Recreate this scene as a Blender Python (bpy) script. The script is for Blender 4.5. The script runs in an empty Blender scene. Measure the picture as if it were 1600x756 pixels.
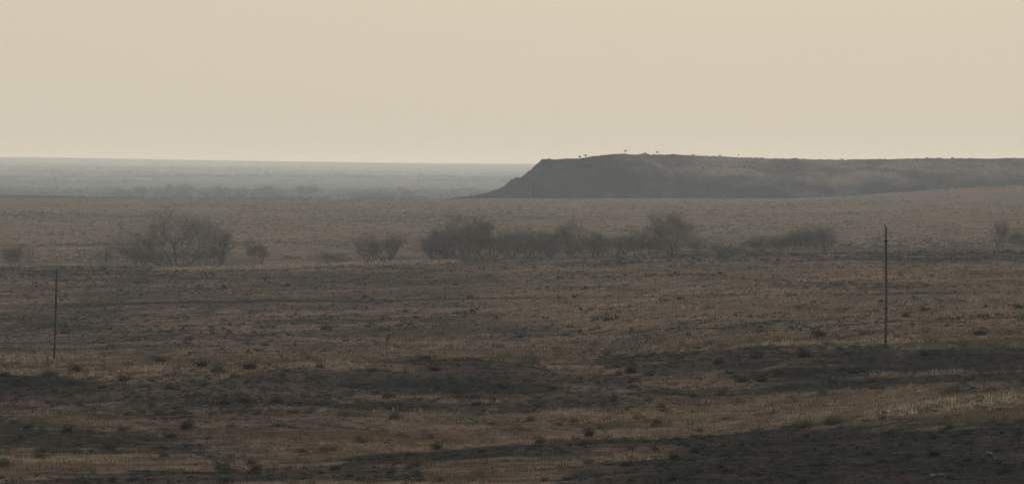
import bpy, math, random
import numpy as np
from mathutils import Vector, Matrix
R = math.radians
rng = np.random.default_rng(11)
random.seed(5)
S = bpy.context.scene
C = S.collection

# ------------------------------------------------------------------ camera
W0, H0 = 1600.0, 756.0            # photograph
F = 6077.0                        # focal length in photo pixels (telephoto, 15 degrees wide)
YH = 254.0                        # eye level row
cam_d = bpy.data.cameras.new('camera')
cam = bpy.data.objects.new('camera', cam_d); C.objects.link(cam)
cam.location = (0, 0, 0)
cam.rotation_euler = (R(90), 0, 0)
cam_d.sensor_fit = 'HORIZONTAL'
cam_d.sensor_width = 36
cam_d.lens = 36 * F / W0
cam_d.shift_y = -(H0 / 2 - YH) / W0
cam_d.clip_start = 0.1
cam_d.clip_end = 90000
S.camera = cam

# ------------------------------------------------------------------ world, sun, exposure
SUN_EL, SUN_AZ = 13.0, 4.0        # degrees above the horizon; degrees right of straight ahead (+Y)
world = bpy.data.worlds.new('World'); S.world = world; world.use_nodes = True
nt = world.node_tree; nt.nodes.clear()
out = nt.nodes.new('ShaderNodeOutputWorld')
bg = nt.nodes.new('ShaderNodeBackground')
sky = nt.nodes.new('ShaderNodeTexSky'); sky.sky_type = 'NISHITA'; sky.sun_disc = False
sky.sun_elevation = R(SUN_EL); sky.sun_rotation = R(SUN_AZ)
sky.air_density = 1.0; sky.dust_density = 6.0; sky.ozone_density = 1.0; sky.altitude = 300
# a dusty overcast veil over the clear sky: even cream
mix = nt.nodes.new('ShaderNodeMix'); mix.data_type = 'RGBA'
mix.inputs[0].default_value = 0.988
veil = nt.nodes.new('ShaderNodeRGB'); veil.outputs[0].default_value = (5.58, 5.06, 4.06, 1)
nt.links.new(sky.outputs[0], mix.inputs[6]); nt.links.new(veil.outputs[0], mix.inputs[7])
nt.links.new(mix.outputs[2], bg.inputs[0]); bg.inputs[1].default_value = 0.11
nt.links.new(bg.outputs[0], out.inputs[0])

sun_d = bpy.data.lights.new('sun', 'SUN'); sun = bpy.data.objects.new('sun', sun_d); C.objects.link(sun)
sun_d.energy = 1.5; sun_d.angle = R(10); sun_d.color = (1.0, 0.90, 0.74)
sv = Vector((math.sin(R(SUN_AZ)) * math.cos(R(SUN_EL)), math.cos(R(SUN_AZ)) * math.cos(R(SUN_EL)), math.sin(R(SUN_EL))))
sun.rotation_euler = sv.to_track_quat('Z', 'Y').to_euler()

S.view_settings.view_transform = 'Standard'; S.view_settings.look = 'None'
S.view_settings.exposure = 0.0; S.view_settings.gamma = 1.0
S.render.engine = 'CYCLES'
S.cycles.max_bounces = 4; S.cycles.diffuse_bounces = 2; S.cycles.glossy_bounces = 1
S.cycles.transmission_bounces = 2; S.cycles.volume_bounces = 1; S.cycles.transparent_max_bounces = 4
S.cycles.use_denoising = True

# ------------------------------------------------------------------ noise
def _h(ix, iy, seed):
    n = (ix.astype(np.int64) * 374761393 + iy.astype(np.int64) * 668265263 + seed * 974634777) & 0xffffffff
    n = ((n ^ (n >> 13)) * 1274126177) & 0xffffffff
    n = (n ^ (n >> 16)) & 0xffffffff
    return n / 4294967295.0
def vnoise(x, y, seed=0):
    x = np.asarray(x, float); y = np.asarray(y, float)
    ix = np.floor(x); iy = np.floor(y); fx = x - ix; fy = y - iy
    fx = fx * fx * (3 - 2 * fx); fy = fy * fy * (3 - 2 * fy)
    a = _h(ix, iy, seed); b = _h(ix + 1, iy, seed); c = _h(ix, iy + 1, seed); d = _h(ix + 1, iy + 1, seed)
    return (a + (b - a) * fx) * (1 - fy) + (c + (d - c) * fx) * fy
def fbm(x, y, oct=4, seed=0, gain=0.5):
    s = 0; a = 1; t = 0
    for k in range(oct):
        s = s + a * (vnoise(x * 2 ** k, y * 2 ** k, seed + k * 17) - 0.5); t += a; a *= gain
    return s / t * 2          # about -1..1
def pchip(xk, yk, x):
    xk = np.asarray(xk, float); yk = np.asarray(yk, float)
    h = np.diff(xk); d = np.diff(yk) / h
    m = np.zeros_like(yk)
    for i in range(1, len(xk) - 1):
        if d[i - 1] * d[i] > 0:
            w1 = 2 * h[i] + h[i - 1]; w2 = h[i] + 2 * h[i - 1]
            m[i] = (w1 + w2) / (w1 / d[i - 1] + w2 / d[i])
    m[0] = d[0]; m[-1] = d[-1]
    x = np.clip(x, xk[0], xk[-1])
    i = np.clip(np.searchsorted(xk, x) - 1, 0, len(h) - 1)
    t = (x - xk[i]) / h[i]
    return ((1 + 2 * t) * (1 - t) ** 2 * yk[i] + t * (1 - t) ** 2 * h[i] * m[i]
            + t * t * (3 - 2 * t) * yk[i + 1] + t * t * (t - 1) * h[i] * m[i + 1])

# ------------------------------------------------------------------ materials
def mat_new(name, rough=0.95):
    m = bpy.data.materials.new(name); m.use_nodes = True
    n = m.node_tree; b = n.nodes['Principled BSDF']
    b.inputs['Roughness'].default_value = rough
    b.inputs['Specular IOR Level'].default_value = 0.0
    return m, n, b
def nd(n, t, **k):
    o = n.nodes.new(t)
    for a, v in k.items(): setattr(o, a, v)
    return o
def rgba(c): return (c[0], c[1], c[2], 1)
def nmix(n, fac, a, b, blend='MIX'):
    m = nd(n, 'ShaderNodeMix', data_type='RGBA', blend_type=blend)
    for s, v in ((0, fac), (6, a), (7, b)):
        if hasattr(v, 'links'): n.links.new(v, m.inputs[s])
        elif s == 0: m.inputs[0].default_value = v
        else: m.inputs[s].default_value = rgba(v)
    return m.outputs[2]
def nmath(n, op, a, b=0.0, clamp=False):
    m = nd(n, 'ShaderNodeMath', operation=op, use_clamp=clamp)
    for i, v in ((0, a), (1, b)):
        if hasattr(v, 'links'): n.links.new(v, m.inputs[i])
        else: m.inputs[i].default_value = v
    return m.outputs[0]
def nnoise(n, co, scale, detail=4, rough=0.55):
    t = nd(n, 'ShaderNodeTexNoise'); t.inputs['Scale'].default_value = scale
    t.inputs['Detail'].default_value = detail; t.inputs['Roughness'].default_value = rough
    n.links.new(co, t.inputs['Vector']); return t.outputs['Fac']
def nramp(n, v, lo, hi, a=0.0, b=1.0):
    m = nd(n, 'ShaderNodeMapRange', interpolation_type='SMOOTHSTEP')
    n.links.new(v, m.inputs[0])
    for i, x in enumerate((lo, hi, a, b)): m.inputs[i + 1].default_value = x
    return m.outputs[0]

def ground_material():
    m, n, b = mat_new('prairie_ground')
    g = nd(n, 'ShaderNodeNewGeometry').outputs['Position']
    at = nd(n, 'ShaderNodeVertexColor', layer_name='cover')
    sp = nd(n, 'ShaderNodeSeparateColor'); n.links.new(at.outputs[0], sp.inputs[0])
    light, dark, red = sp.outputs
    n_fine = nnoise(n, g, 2.6, 5, 0.65)
    n_mid = nnoise(n, g, 0.42, 5, 0.62)
    n_big = nnoise(n, g, 0.075, 5, 0.6)
    n_huge = nnoise(n, g, 0.006, 5, 0.6)
    grass = nmix(n, nramp(n, n_mid, .35, .65), (.116, .092, .086), (.202, .164, .152))
    sage = nmix(n, nramp(n, n_fine, .3, .7), (.032, .035, .038), (.086, .084, .085))
    n_bel = nnoise(n, g, .022, 6, .72)
    v = nmath(n, 'ADD', nmath(n, 'MULTIPLY', n_mid, .44), nmath(n, 'ADD', nmath(n, 'MULTIPLY', n_big, .26), nmath(n, 'MULTIPLY', n_bel, .30)))
    sage = nmix(n, nramp(n, n_big, .5, .62), sage, (.056, .060, .044))
    col = nmix(n, nramp(n, v, .468, .525), grass, sage)
    col = nmix(n, nmath(n, 'MULTIPLY', nramp(n, n_huge, .5, .66), .45), col, (.108, .100, .100))
    # reddish soil
    f = nmath(n, 'MULTIPLY', red, nramp(n, n_mid, .25, .6, .5, 1.0))
    col = nmix(n, f, col, nmix(n, nramp(n, n_fine, .35, .65), (.084, .058, .048), (.140, .104, .085)))
    # pale dry grass
    f = nmath(n, 'MULTIPLY', nramp(n, nmath(n, 'ADD', light, nmath(n, 'MULTIPLY', nmath(n, 'SUBTRACT', n_mid, .5), .8)), .1, .8), nramp(n, v, .34, .58, 1.0, .4))
    col = nmix(n, f, col, nmix(n, nramp(n, n_fine, .35, .65), (.132, .108, .094), (.238, .202, .178)))
    # dark low scrub, with shade of the camera-facing banks painted into its colour
    f = nmath(n, 'MULTIPLY', nramp(n, nmath(n, 'ADD', dark, nmath(n, 'MULTIPLY', nmath(n, 'SUBTRACT', nmath(n, 'ADD', nmath(n, 'MULTIPLY', n_mid, .6), nmath(n, 'MULTIPLY', n_fine, .4)), .5), 2.4)), .15, .72, 0, .92), nramp(n, v, .40, .56, .55, 1.0))
    col = nmix(n, f, col, nmix(n, nramp(n, nmath(n, 'ADD', nmath(n, 'MULTIPLY', n_fine, .5), nmath(n, 'MULTIPLY', n_mid, .5)), .40, .62), (.010, .015, .021), (.043, .048, .056)))
    n.links.new(col, b.inputs['Base Color'])
    bp = nd(n, 'ShaderNodeBump'); bp.inputs['Strength'].default_value = .8; bp.inputs['Distance'].default_value = .12
    n.links.new(nmath(n, 'ADD', n_fine, n_mid), bp.inputs['Height']); n.links.new(bp.outputs[0], b.inputs['Normal'])
    return m

def mesa_material():
    m, n, b = mat_new('mesa_slope')
    gn = nd(n, 'ShaderNodeNewGeometry'); g = gn.outputs['Position']
    sp = nd(n, 'ShaderNodeSeparateXYZ'); n.links.new(gn.outputs['Normal'], sp.inputs[0])
    at = nd(n, 'ShaderNodeVertexColor', layer_name='cover')
    s2 = nd(n, 'ShaderNodeSeparateColor'); n.links.new(at.outputs[0], s2.inputs[0])
    n1 = nnoise(n, g, .10, 6, .65); n2 = nnoise(n, g, .02, 5, .6); n3 = nnoise(n, g, .5, 4, .6)
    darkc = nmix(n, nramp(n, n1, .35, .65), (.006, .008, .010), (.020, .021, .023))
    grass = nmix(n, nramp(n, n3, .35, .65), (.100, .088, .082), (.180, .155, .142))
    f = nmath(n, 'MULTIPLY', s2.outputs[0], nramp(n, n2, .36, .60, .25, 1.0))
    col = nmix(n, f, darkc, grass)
    n.links.new(col, b.inputs['Base Color'])
    bp = nd(n, 'ShaderNodeBump'); bp.inputs['Strength'].default_value = .8; bp.inputs['Distance'].default_value = 1.5
    n.links.new(n1, bp.inputs['Height']); n.links.new(bp.outputs[0], b.inputs['Normal'])
    return m

def leafy_material(name, attr='tint', transl=.35):
    m, n, b = mat_new(name)
    at = nd(n, 'ShaderNodeVertexColor', layer_name=attr)
    n.links.new(at.outputs[0], b.inputs['Base Color'])
    tr = nd(n, 'ShaderNodeBsdfTranslucent'); n.links.new(at.outputs[0], tr.inputs[0])
    mx = nd(n, 'ShaderNodeMixShader'); mx.inputs[0].default_value = transl
    n.links.new(b.outputs[0], mx.inputs[1]); n.links.new(tr.outputs[0], mx.inputs[2])
    n.links.new(mx.outputs[0], n.nodes['Material Output'].inputs[0])
    return m

def bark_material(name, a, c, scale=6.0):
    m, n, b = mat_new(name)
    tc = nd(n, 'ShaderNodeTexCoord').outputs['Object']
    mp = nd(n, 'ShaderNodeMapping'); mp.inputs['Scale'].default_value = (1, 1, .15); n.links.new(tc, mp.inputs[0])
    col = nmix(n, nramp(n, nnoise(n, mp.outputs[0], scale, 5), .3, .7), a, c)
    n.links.new(col, b.inputs['Base Color']); return m

M_ground = ground_material(); M_mesa = mesa_material()
M_grass = leafy_material('dry_grass', transl=.4)
M_sage = leafy_material('sage_leaf', transl=.25)
M_bark = bark_material('cottonwood_bark', (.085, .078, .075), (.140, .128, .122), 2.5)
M_twig = bark_material('twig_bark', (.095, .092, .095), (.150, .143, .145), 1.5)

def pole_material(ca, cb):
    m, n, b = mat_new('weathered_pole_wood', .85)
    tc = nd(n, 'ShaderNodeTexCoord').outputs['Object']
    mp = nd(n, 'ShaderNodeMapping'); mp.inputs['Scale'].default_value = (1, 1, .06); n.links.new(tc, mp.inputs[0])
    g = nnoise(n, mp.outputs[0], 22, 5)
    col = nmix(n, nramp(n, g, .3, .7), ca, cb)
    sx = nd(n, 'ShaderNodeSeparateXYZ'); n.links.new(tc, sx.inputs[0])
    big = nnoise(n, tc, 1.3, 3)
    h = nmath(n, 'ADD', sx.outputs[2], nmath(n, 'MULTIPLY', big, 1.6))
    col = nmix(n, nramp(n, h, .9, 2.1, .8, 0.0), col, (.085, .040, .028))     # rust brown preservative stain near the butt
    n.links.new(col, b.inputs['Base Color'])
    bp = nd(n, 'ShaderNodeBump'); bp.inputs['Strength'].default_value = .5; bp.inputs['Distance'].default_value = .01
    n.links.new(g, bp.inputs['Height']); n.links.new(bp.outputs[0], b.inputs['Normal'])
    return m
M_pole = pole_material((.060, .059, .068), (.110, .105, .116)); M_pole_dark = pole_material((.042, .041, .043), (.075, .071, .072))
M_iron, _n, _b = mat_new('rusty_iron', .8); _b.inputs['Base Color'].default_value = (.035, .026, .022, 1)
M_pale, _n, _b = mat_new('bleached_wood', .9); _b.inputs['Base Color'].default_value = (.34, .30, .23, 1)

# ------------------------------------------------------------------ mesh helpers
def fast_mesh(name, V, faces, loops=3, tint=None, layer='tint', smooth=False):
    """V (n,3), faces (m,loops) index arrays"""
    V = np.ascontiguousarray(V, dtype=np.float32); faces = np.ascontiguousarray(faces, dtype=np.int32)
    me = bpy.data.meshes.new(name)
    me.vertices.add(len(V)); me.vertices.foreach_set('co', V.ravel())
    m = len(faces)
    me.loops.add(m * loops); me.loops.foreach_set('vertex_index', faces.ravel())
    me.polygons.add(m); me.polygons.foreach_set('loop_start', np.arange(0, m * loops, loops, dtype=np.int32))
    me.polygons.foreach_set('use_smooth', np.full(m, smooth, dtype=bool))
    if tint is not None:
        ca = me.color_attributes.new(layer, 'FLOAT_COLOR', 'POINT')
        c4 = np.ones((len(V), 4), dtype=np.float32); c4[:, :3] = tint
        ca.data.foreach_set('color', c4.ravel())
    me.update(calc_edges=True); return me
def link(name, me, mat=None, parent=None, loc=None):
    o = bpy.data.objects.new(name, me); C.objects.link(o)
    if mat is not None and me is not None and not me.materials: me.materials.append(mat)
    if parent: o.parent = parent
    if loc is not None: o.location = loc
    return o
def tag(o, label=None, cat=None, group=None, kind=None):
    if label: o['label'] = label
    if cat: o['category'] = cat
    if group: o['group'] = group
    if kind: o['kind'] = kind
    return o

# ------------------------------------------------------------------ terrain
# columns: photo column of the bearing; rows: distance (m); values: photo row the ground reaches there
KX = [-500, 0, 400, 800, 1200, 1600, 2100]
KD = {
 110: [768, 765, 764, 761, 758, 757, 757],
 130: [742, 736, 736, 728, 712, 694, 690],
 150: [716, 711, 712, 698, 686, 643, 636],
 162: [702, 697, 700, 694.5, 675, 618, 606],
 176: [688, 684, 684, 694, 673, 622, 611],
 200: [664, 660, 652, 660, 645, 613, 603],
 225: [640, 637, 622, 632, 618, 597, 590],
 243: [612, 606, 596, 606, 584, 572, 568],
 256: [586, 585, 579, 583, 555, 546, 545],
 268: [585, 583, 575, 571, 546, 534, 532],
 285: [580, 578, 570, 564, 540, 527, 524],
 350: [563, 560, 548, 540, 512, 495, 490],
 450: [530, 525, 515, 504, 474, 458, 452],
 600: [486, 480, 470, 459, 436, 424, 420],
 740: [446, 442, 436, 424, 410, 404, 401],
 845: [422, 420, 415.5, 403.5, 396, 392, 390],
 920: [428, 426, 421, 410, 402, 398, 396],
1000: [419, 416, 411, 401, 393, 389, 387],
1150: [398, 396, 391, 386, 381, 376, 374],
1600: [352, 351, 352, 350, 347, 335, 330],
2100: [325, 324, 328, 326, 323, 309, 303],
2700: [303, 304.5, 313, 310.5, 310.5, 289.5, 280],
3000: [322, 322, 324, 322, 320, 310, 305],
3900: [314, 314, 315, 315, 314, 312, 310],
5000: [310, 310, 311, 311.5, 311, 310, 309],
7000: [292, 293, 295, 297, 297, 297, 297],
9500: [272, 274, 278, 281, 281, 281, 281],
13000:[259, 262, 266, 270, 270, 270, 270],
17000:[248, 252, 257, 261, 262, 262, 262],
21000:[243, 245.5, 251.5, 256, 257, 258, 258],
25000:[250, 252, 256, 260, 261, 262, 262],
}
DS = np.array(sorted(KD)); YT = np.array([KD[d] for d in DS])
ZT = -(YT - YH) / F * DS[:, None]
# near the camera: a hilltop, 1.7 m under the lens
DS2 = np.concatenate([[-400, -150, -20, 0, 12, 40, 75], DS])
zn = np.array([-9.0, -3.2, -1.75, -1.7, -1.95, -4.1, -6.9])
ZT2 = np.vstack([np.repeat(zn[:, None], len(KX), 1), ZT])

rows = [-400, -300, -200, -140, -90, -50, -25, -10, 0, 8, 16, 26, 38, 50, 62, 74, 84, 92, 97, 101]
d = 104.0
while d < 25000:
    rows.append(d)
    d *= 1.0036 if d < 900 else (1.005 if d < 2800 else 1.013)
rows.append(25000.0)
ROW = np.array(rows)
PXL, PXR, NPX = -560.0, 2160.0, 700
PX = np.linspace(PXL, PXR, NPX)
side = np.linspace(0, 1, 16)[1:] ** 1.8
ZC = np.array([pchip(DS2, ZT2[:, k], ROW) for k in range(len(KX))])        # key columns x rows
def fan(D): return np.maximum(D, 104.0)
X = np.zeros((len(ROW), NPX + 30)); Z = np.zeros_like(X); Y = np.repeat(ROW[:, None], X.shape[1], 1)
for i, D in enumerate(ROW):
    xm = (PX - 800) / F * fan(D)
    ext = 260 + 0.45 * abs(D)
    X[i] = np.concatenate([xm[0] - ext * side[::-1], xm, xm[-1] + ext * side])
    p = 800 + F * X[i] / fan(D)
    Z[i] = pchip(KX, ZC[:, i], p)
def relief(X, Y, far):
    """small mounds everywhere; broad swells far away"""
    a = fbm(X / 14, Y / 14, 3, 3) * 0.34 + fbm(X / 3.6, Y / 3.6, 3, 9) * 0.17
    a = a + fbm(X / 45, Y / 60, 2, 31) * 0.35 * np.clip((Y - 280) / 200, 0, 1)
    a = a + (fbm(X / 160, Y / 120, 3, 21) * 0.75 + fbm(X / 30, Y / 60, 3, 25) * .45) * np.clip((Y - 1050) / 500, 0, 1) * (1 - np.clip((Y - 2300) / 200, 0, 1))
    a = a * np.clip(Y / 100, 0, 1)
    b = fbm(X / 1500, Y / 900, 4, 41) * 9.0 * np.clip((Y - 4200) / 5000, 0, 1) * (1 - np.clip((Y - 17000) / 3000, 0, 1) * .85)
    b = b + fbm(X / 120, Y / 200, 3, 47) * 1.2 * np.clip((Y - 2900) / 800, 0, 1)
    return a + b
Z += relief(X, Y, None)
def mound(x, y, rx, ry, h):
    return h * np.exp(-((X - x) / rx) ** 2 - ((Y - y) / ry) ** 2)
Z += mound(-4.0, 262, 7, 9, .55) + mound(-17, 252, 9, 8, .35) + mound(13.5, 150, 6, 8, .3) + mound(6, 158, 4, 7, -.12)
PYg = YH - F * Z / np.maximum(Y, 1.0)
PXg = 800 + F * X / fan(Y)

# ground cover, laid out over the ground: polylines through what grows where, with bank shade painted in (photo columns and rows of each belt)
FEAT = [ # kind, half thickness, strength, fade, points
 ('L', 5, .9, 30, [(0,583),(70,584),(140,590),(260,598)]),
 ('L', 6, 1., 40, [(380,580),(480,573),(560,572),(640,578)]),
 ('L', 2.6, 1., 25, [(600,558),(640,556),(730,557),(800,566)]),
 ('L', 14, .5, 60, [(0,560),(200,572),(400,560),(560,552),(800,546),(1050,540),(1250,524),(1400,528)]),
 ('L', 5, .75, 40, [(1020,546),(1100,530),(1300,522)]),
 ('L', 5, .8, 30, [(1380,522),(1500,517),(1600,512)]),
 ('L', 3.2, 1., 30, [(270,421),(380,417.5),(480,415),(560,412),(640,410),(700,407.5)]),
 ('L', 6, .5, 60, [(850,418),(1000,416),(1200,412),(1380,412),(1600,416)]),
 ('L', 10, .5, 60, [(800,446),(1000,436),(1200,434),(1400,438),(1600,446)]),
 ('L', 60, .6, 160, [(820,470),(1200,468),(1700,470)]),
 ('L', 8, .35, 60, [(700,482),(900,476),(1200,478),(1500,474)]),
 ('L', 6, .8, 40, [(60,650),(130,655),(200,662),(250,676)]),
 ('L', 7, .7, 40, [(0,722),(100,722),(210,720)]),
 ('L', 8, .6, 60, [(380,690),(520,694),(700,690)]),
 ('L', 7, .85, 50, [(540,704),(700,697),(830,690),(1000,676),(1150,672)]),
 ('L', 14, .7, 60, [(640,650),(900,655),(1100,650),(1300,640),(1420,622)]),
 ('L', 7, .7, 50, [(1000,680),(1180,664),(1290,650),(1400,634),(1500,622),(1600,612)]),
 ('L', 5, .8, 30, [(800,732),(880,724),(960,716),(1060,711)]),
 ('L', 9, 1., 40, [(1350,652),(1440,636),(1520,628),(1600,622)]),
 ('L', 10, .35, 40, [(1440,660),(1520,650),(1620,646)]),
 ('L', 8, .5, 30, [(1530,712),(1600,706)]),
 ('L', 5, .5, 40, [(1320,582),(1400,584),(1500,580)]),
 ('L', 9, .3, 60, [(400,640),(500,636),(600,640)]),
 ('L', 2.2, 1., 60, [(-200,357),(100,357),(230,358)]),
 ('L', 2.2, 1., 60, [(360,352),(450,352),(700,349),(1000,350),(1300,352),(1600,352)]),
 ('L', 3, .5, 60, [(700,312.5),(900,313),(1200,312)]),
 # dark belts: scrub, ditch lines, and painted shade on the bank faces
 ('D', 15, .75, 80, [(330,620),(500,612),(700,606),(850,618),(960,628)]),
 ('D', 15, .45, 90, [(-200,694),(100,690),(300,700)]),
 ('D', 10, .5, 90, [(300,640),(420,660),(520,655)]),
 ('D', 19, 1., 50, [(-200,606),(0,606),(110,612),(250,614),(400,618),(600,610),(760,596),(860,608)]),
 ('D', 8, 1., 50, [(640,566),(740,568),(860,588),(960,600)]),
 ('D', 14, .9, 50, [(400,592),(560,592),(700,578),(800,582)]),
 ('D', 10, .8, 60, [(640,634),(760,640),(960,632)]),
 ('D', 8, .6, 40, [(90,592),(160,598)]),
 ('D', 15, 1., 60, [(980,566),(1150,558),(1300,556),(1450,560),(1850,566)]),
 ('D', 9, .85, 60, [(1180,586),(1300,582),(1430,572),(1560,566)]),
 ('D', 7, .9, 50, [(1200,610),(1360,598),(1480,592),(1620,588)]),
 ('D', 5, .8, 40, [(1510,616),(1620,606)]),
 ('D', 6, .6, 40, [(1000,606),(1120,616),(1180,612)]),
 ('D', 11, 1., 40, [(560,716),(680,710),(800,704),(920,698)]),
 ('D', 9, 1., 50, [(740,704),(860,697),(1000,690),(1130,682)]),
 ('D', 22, 1., 160, [(960,745),(1100,724),(1250,705),(1400,700)]),
 ('D', 22, 1., 90, [(1100,700),(1200,694),(1300,684),(1420,676),(1520,684)]),
 ('D', 32, 1., 200, [(980,775),(1080,746),(1300,736),(1540,738)]),
 ('D', 26, .9, 100, [(1380,730),(1500,700),(1700,672)]),
 ('D', 30, .8, 100, [(1300,752),(1500,752),(1800,745)]),
 ('D', 14, .6, 60, [(1340,668),(1450,664),(1560,666),(1650,672)]),
 ('D', 9, 1., 60, [(110,752),(250,745),(400,742),(600,742)]),
 ('D', 16, .6, 60, [(-150,672),(60,676),(150,690),(250,688)]),
 ('D', 10, .5, 60, [(250,650),(330,652),(420,640)]),
 ('D', 7, .5, 60, [(100,706),(200,712)]),
 ('D', 2.0, .8, 40, [(110,478),(200,475),(300,472),(400,471),(560,470),(760,467)]),
 ('D', 2.0, .6, 60, [(760,467),(950,464),(1160,462),(1500,458)]),
 ('D', 9, .3, 60, [(430,500),(560,496),(700,500),(760,494)]),
 ('D', 6, .6, 60, [(800,524),(950,518),(1100,512),(1200,506)]),
 ('D', 6, .6, 60, [(1200,446),(1330,446),(1400,448)]),
 ('D', 4, .5, 60, [(880,450),(1000,452),(1100,446)]),
 ('D', 8, .5, 60, [(1200,510),(1350,505),(1600,505)]),
 ('D', 14, .40, 90, [(-200,500),(60,505),(250,520),(420,525)]),
 ('D', 8, .45, 60, [(-200,425),(100,428),(300,434)]),
 ('D', 6.5, .55, 80, [(940,413),(1050,404),(1250,402),(1450,400),(1800,400)]),
 ('D', 2.5, .6, 40, [(860,436),(980,430),(1100,430)]),
 ('D', 1.2, .5, 60, [(60,383),(160,381),(280,381)]),
 ('D', 1.0, .4, 40, [(400,351),(480,352),(700,352)]),
 ('D', 2.2, .5, 60, [(0,308),(120,306),(220,308)]),
 ('D', 3.5, .4, 80, [(0,336),(100,335),(200,338)]),('D', 3, .4, 80, [(600,338),(720,338),(800,334)]),
 # reddish brown flats
 ('R', 9, .9, 50, [(450,685),(540,682),(640,684),(740,682)]),
 ('R', 18, .35, 60, [(800,660),(1000,640),(1200,630),(1400,620)]),
 ('R', 8, .5, 60, [(760,590),(900,596),(1000,598),(1200,590)]),
 ('R', 6, .5, 40, [(700,575),(800,590)]),
 ('R', 4, .8, 40, [(780,738),(860,730),(920,724)]),
 ('R', 14, .35, 90, [(800,480),(1000,478),(1300,478),(1600,480)]),
 ('R', 7, .4, 90, [(0,322),(60,322),(160,324)]),
 ('R', 12, .35, 90, [(900,330),(1200,335),(1600,340)]),
 ('R', 9, .45, 90, [(420,324),(700,319),(900,320)]),
]
def cover(px, py, X, Y):
    """light, dark, red cover at ground points"""
    o = {'L': np.zeros_like(px), 'D': np.zeros_like(px), 'R': np.zeros_like(px)}
    wob = fbm(X / 9, Y / 22, 3, 71) + .9 * fbm(X / 3.5, Y / 7, 3, 73) * (Y < 330)
    for k, h, s, fade, pts in FEAT:
        xs = [p[0] for p in pts]; ys = [p[1] for p in pts]
        yl = np.interp(px, xs, ys) + wob * h * 0.8
        t = np.abs(py - yl) / h
        w = np.clip(1.55 - t, 0, 1) ** 1.2
        w = w * np.clip((px - xs[0]) / fade + 1, 0, 1) * np.clip((xs[-1] - px) / fade + 1, 0, 1)
        o[k] = np.maximum(o[k], w * s)
    br = fbm(X / 4, Y / 8, 3, 83)
    L = np.clip(o['L'] * (1 + .8 * br) , 0, 1); Dk = np.clip(o['D'] * (1 + .25 * br) + np.clip(fbm(X / 7, Y / 16, 4, 99) - .28, 0, 1) * .8, 0, 1)
    return L, Dk * (1 - .55 * L), np.clip(o['R'] * (1 + .4 * br), 0, 1)
cL, cD, cR = cover(PXg, PYg, X, Y)
far_off = np.clip((Y - 2750) / 400, 0, 1) + (Y < 100)
far_off = np.clip(far_off, 0, 1)
fD = np.clip(fbm(X / 2600, Y / 520, 5, 120, .65) * 3.2 + .35, 0, 1)
fL = np.clip(fbm(X / 3600, Y / 700, 5, 130, .6) * 4.2, 0, 1)
fD = np.clip(fD + np.clip((9000 - Y) / 3000, 0, .75), 0, 1); fL = fL * np.clip((Y - 6000) / 4000, .12, 1)
cL = cL * (1 - far_off) + fL * far_off; cD = cD * (1 - far_off) + fD * far_off; cR *= (1 - far_off)
cL = np.clip(cL + (.85 + .5 * np.clip(fbm(X / 260, Y / 90, 4, 140) * 2, -1, 1)) * np.clip((Y - 980) / 150, 0, 1) * (1 - far_off), 0, 1)
nr, nc = X.shape
idx = np.arange(nr * nc).reshape(nr, nc)
quads = np.stack([idx[:-1, :-1], idx[:-1, 1:], idx[1:, 1:], idx[1:, :-1]], -1).reshape(-1, 4)
gm = fast_mesh('ground', np.stack([X, Y, Z], -1).reshape(-1, 3), quads, 4,
               np.stack([cL, cD, cR], -1).reshape(-1, 3), 'cover', True)
ground = link('ground', gm, M_ground); ground['kind'] = 'structure'

Zf = Z[:, 15:15 + NPX]
def ground_z(px, D):
    px = np.clip(np.asarray(px, float), PXL, PXR - .01); D = np.asarray(D, float)
    c = (px - PXL) / (PXR - PXL) * (NPX - 1); ci = np.clip(c.astype(int), 0, NPX - 2); cf = c - ci
    r = np.clip(np.searchsorted(ROW, D, side='right') - 1, 0, len(ROW) - 2)
    rf = (D - ROW[r]) / (ROW[r + 1] - ROW[r])
    return ((Zf[r, ci] * (1 - cf) + Zf[r, ci + 1] * cf) * (1 - rf) + (Zf[r + 1, ci] * (1 - cf) + Zf[r + 1, ci + 1] * cf) * rf)
def spot(px, D):
    D = float(D)
    return Vector(((px - 800) / F * D, D, float(ground_z(px, D))))
# visibility horizon of the ground for a column (highest ray so far), used to place things seen at a row
def find_D(px, row, lo=108, hi=840):
    Ds = np.exp(np.linspace(math.log(lo), math.log(hi), 900))
    pys = YH - F * ground_z(np.full_like(Ds, px), Ds) / Ds
    best = 1e9
    for Dd, p in zip(Ds, pys):
        best = min(best, p)
        if p <= row and p <= best + .01: return Dd
    return hi

# ------------------------------------------------------------------ mesa
RIMX = [640, 700, 722, 745, 768, 785, 794, 801, 806, 813, 820, 824, 831, 835, 841, 846, 870, 905, 935, 962, 1000, 1060, 1100, 1160, 1220, 1330, 1400, 1600, 1750, 1900, 2300, 2700]
RIMY = [331, 310.3, 308, 305, 300, 294, 288, 285, 279, 277.5, 272, 268, 267, 260, 256, 249.5, 249.5, 248, 244, 240.5, 241.5, 242, 243.5, 246, 248.3, 250, 248.8, 247.6, 248.5, 250, 246, 250]
DB = 2960.0; DR = 3090.0; DTOP = 3560.0
mx = np.concatenate([np.linspace(640, 1700, 900), np.linspace(1704, 2700, 160)])
XM = (mx - 800) / F * DR
ztop = -(np.interp(mx, RIMX, RIMY) - YH) / F * DR
ztop = ztop + fbm(XM / 7, XM * 0 + 4.2, 3, 5) * .55 + np.clip(fbm(XM / 2.2, XM * 0, 2, 8) - .25, 0, 1) * 1.0
zb = -38.0
ztop = ztop + np.interp(mx, [700, 790, 800, 806, 815, 824, 830, 842], [0, .3, 2.2, .8, -.6, -.2, 1.0, .2])
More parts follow.
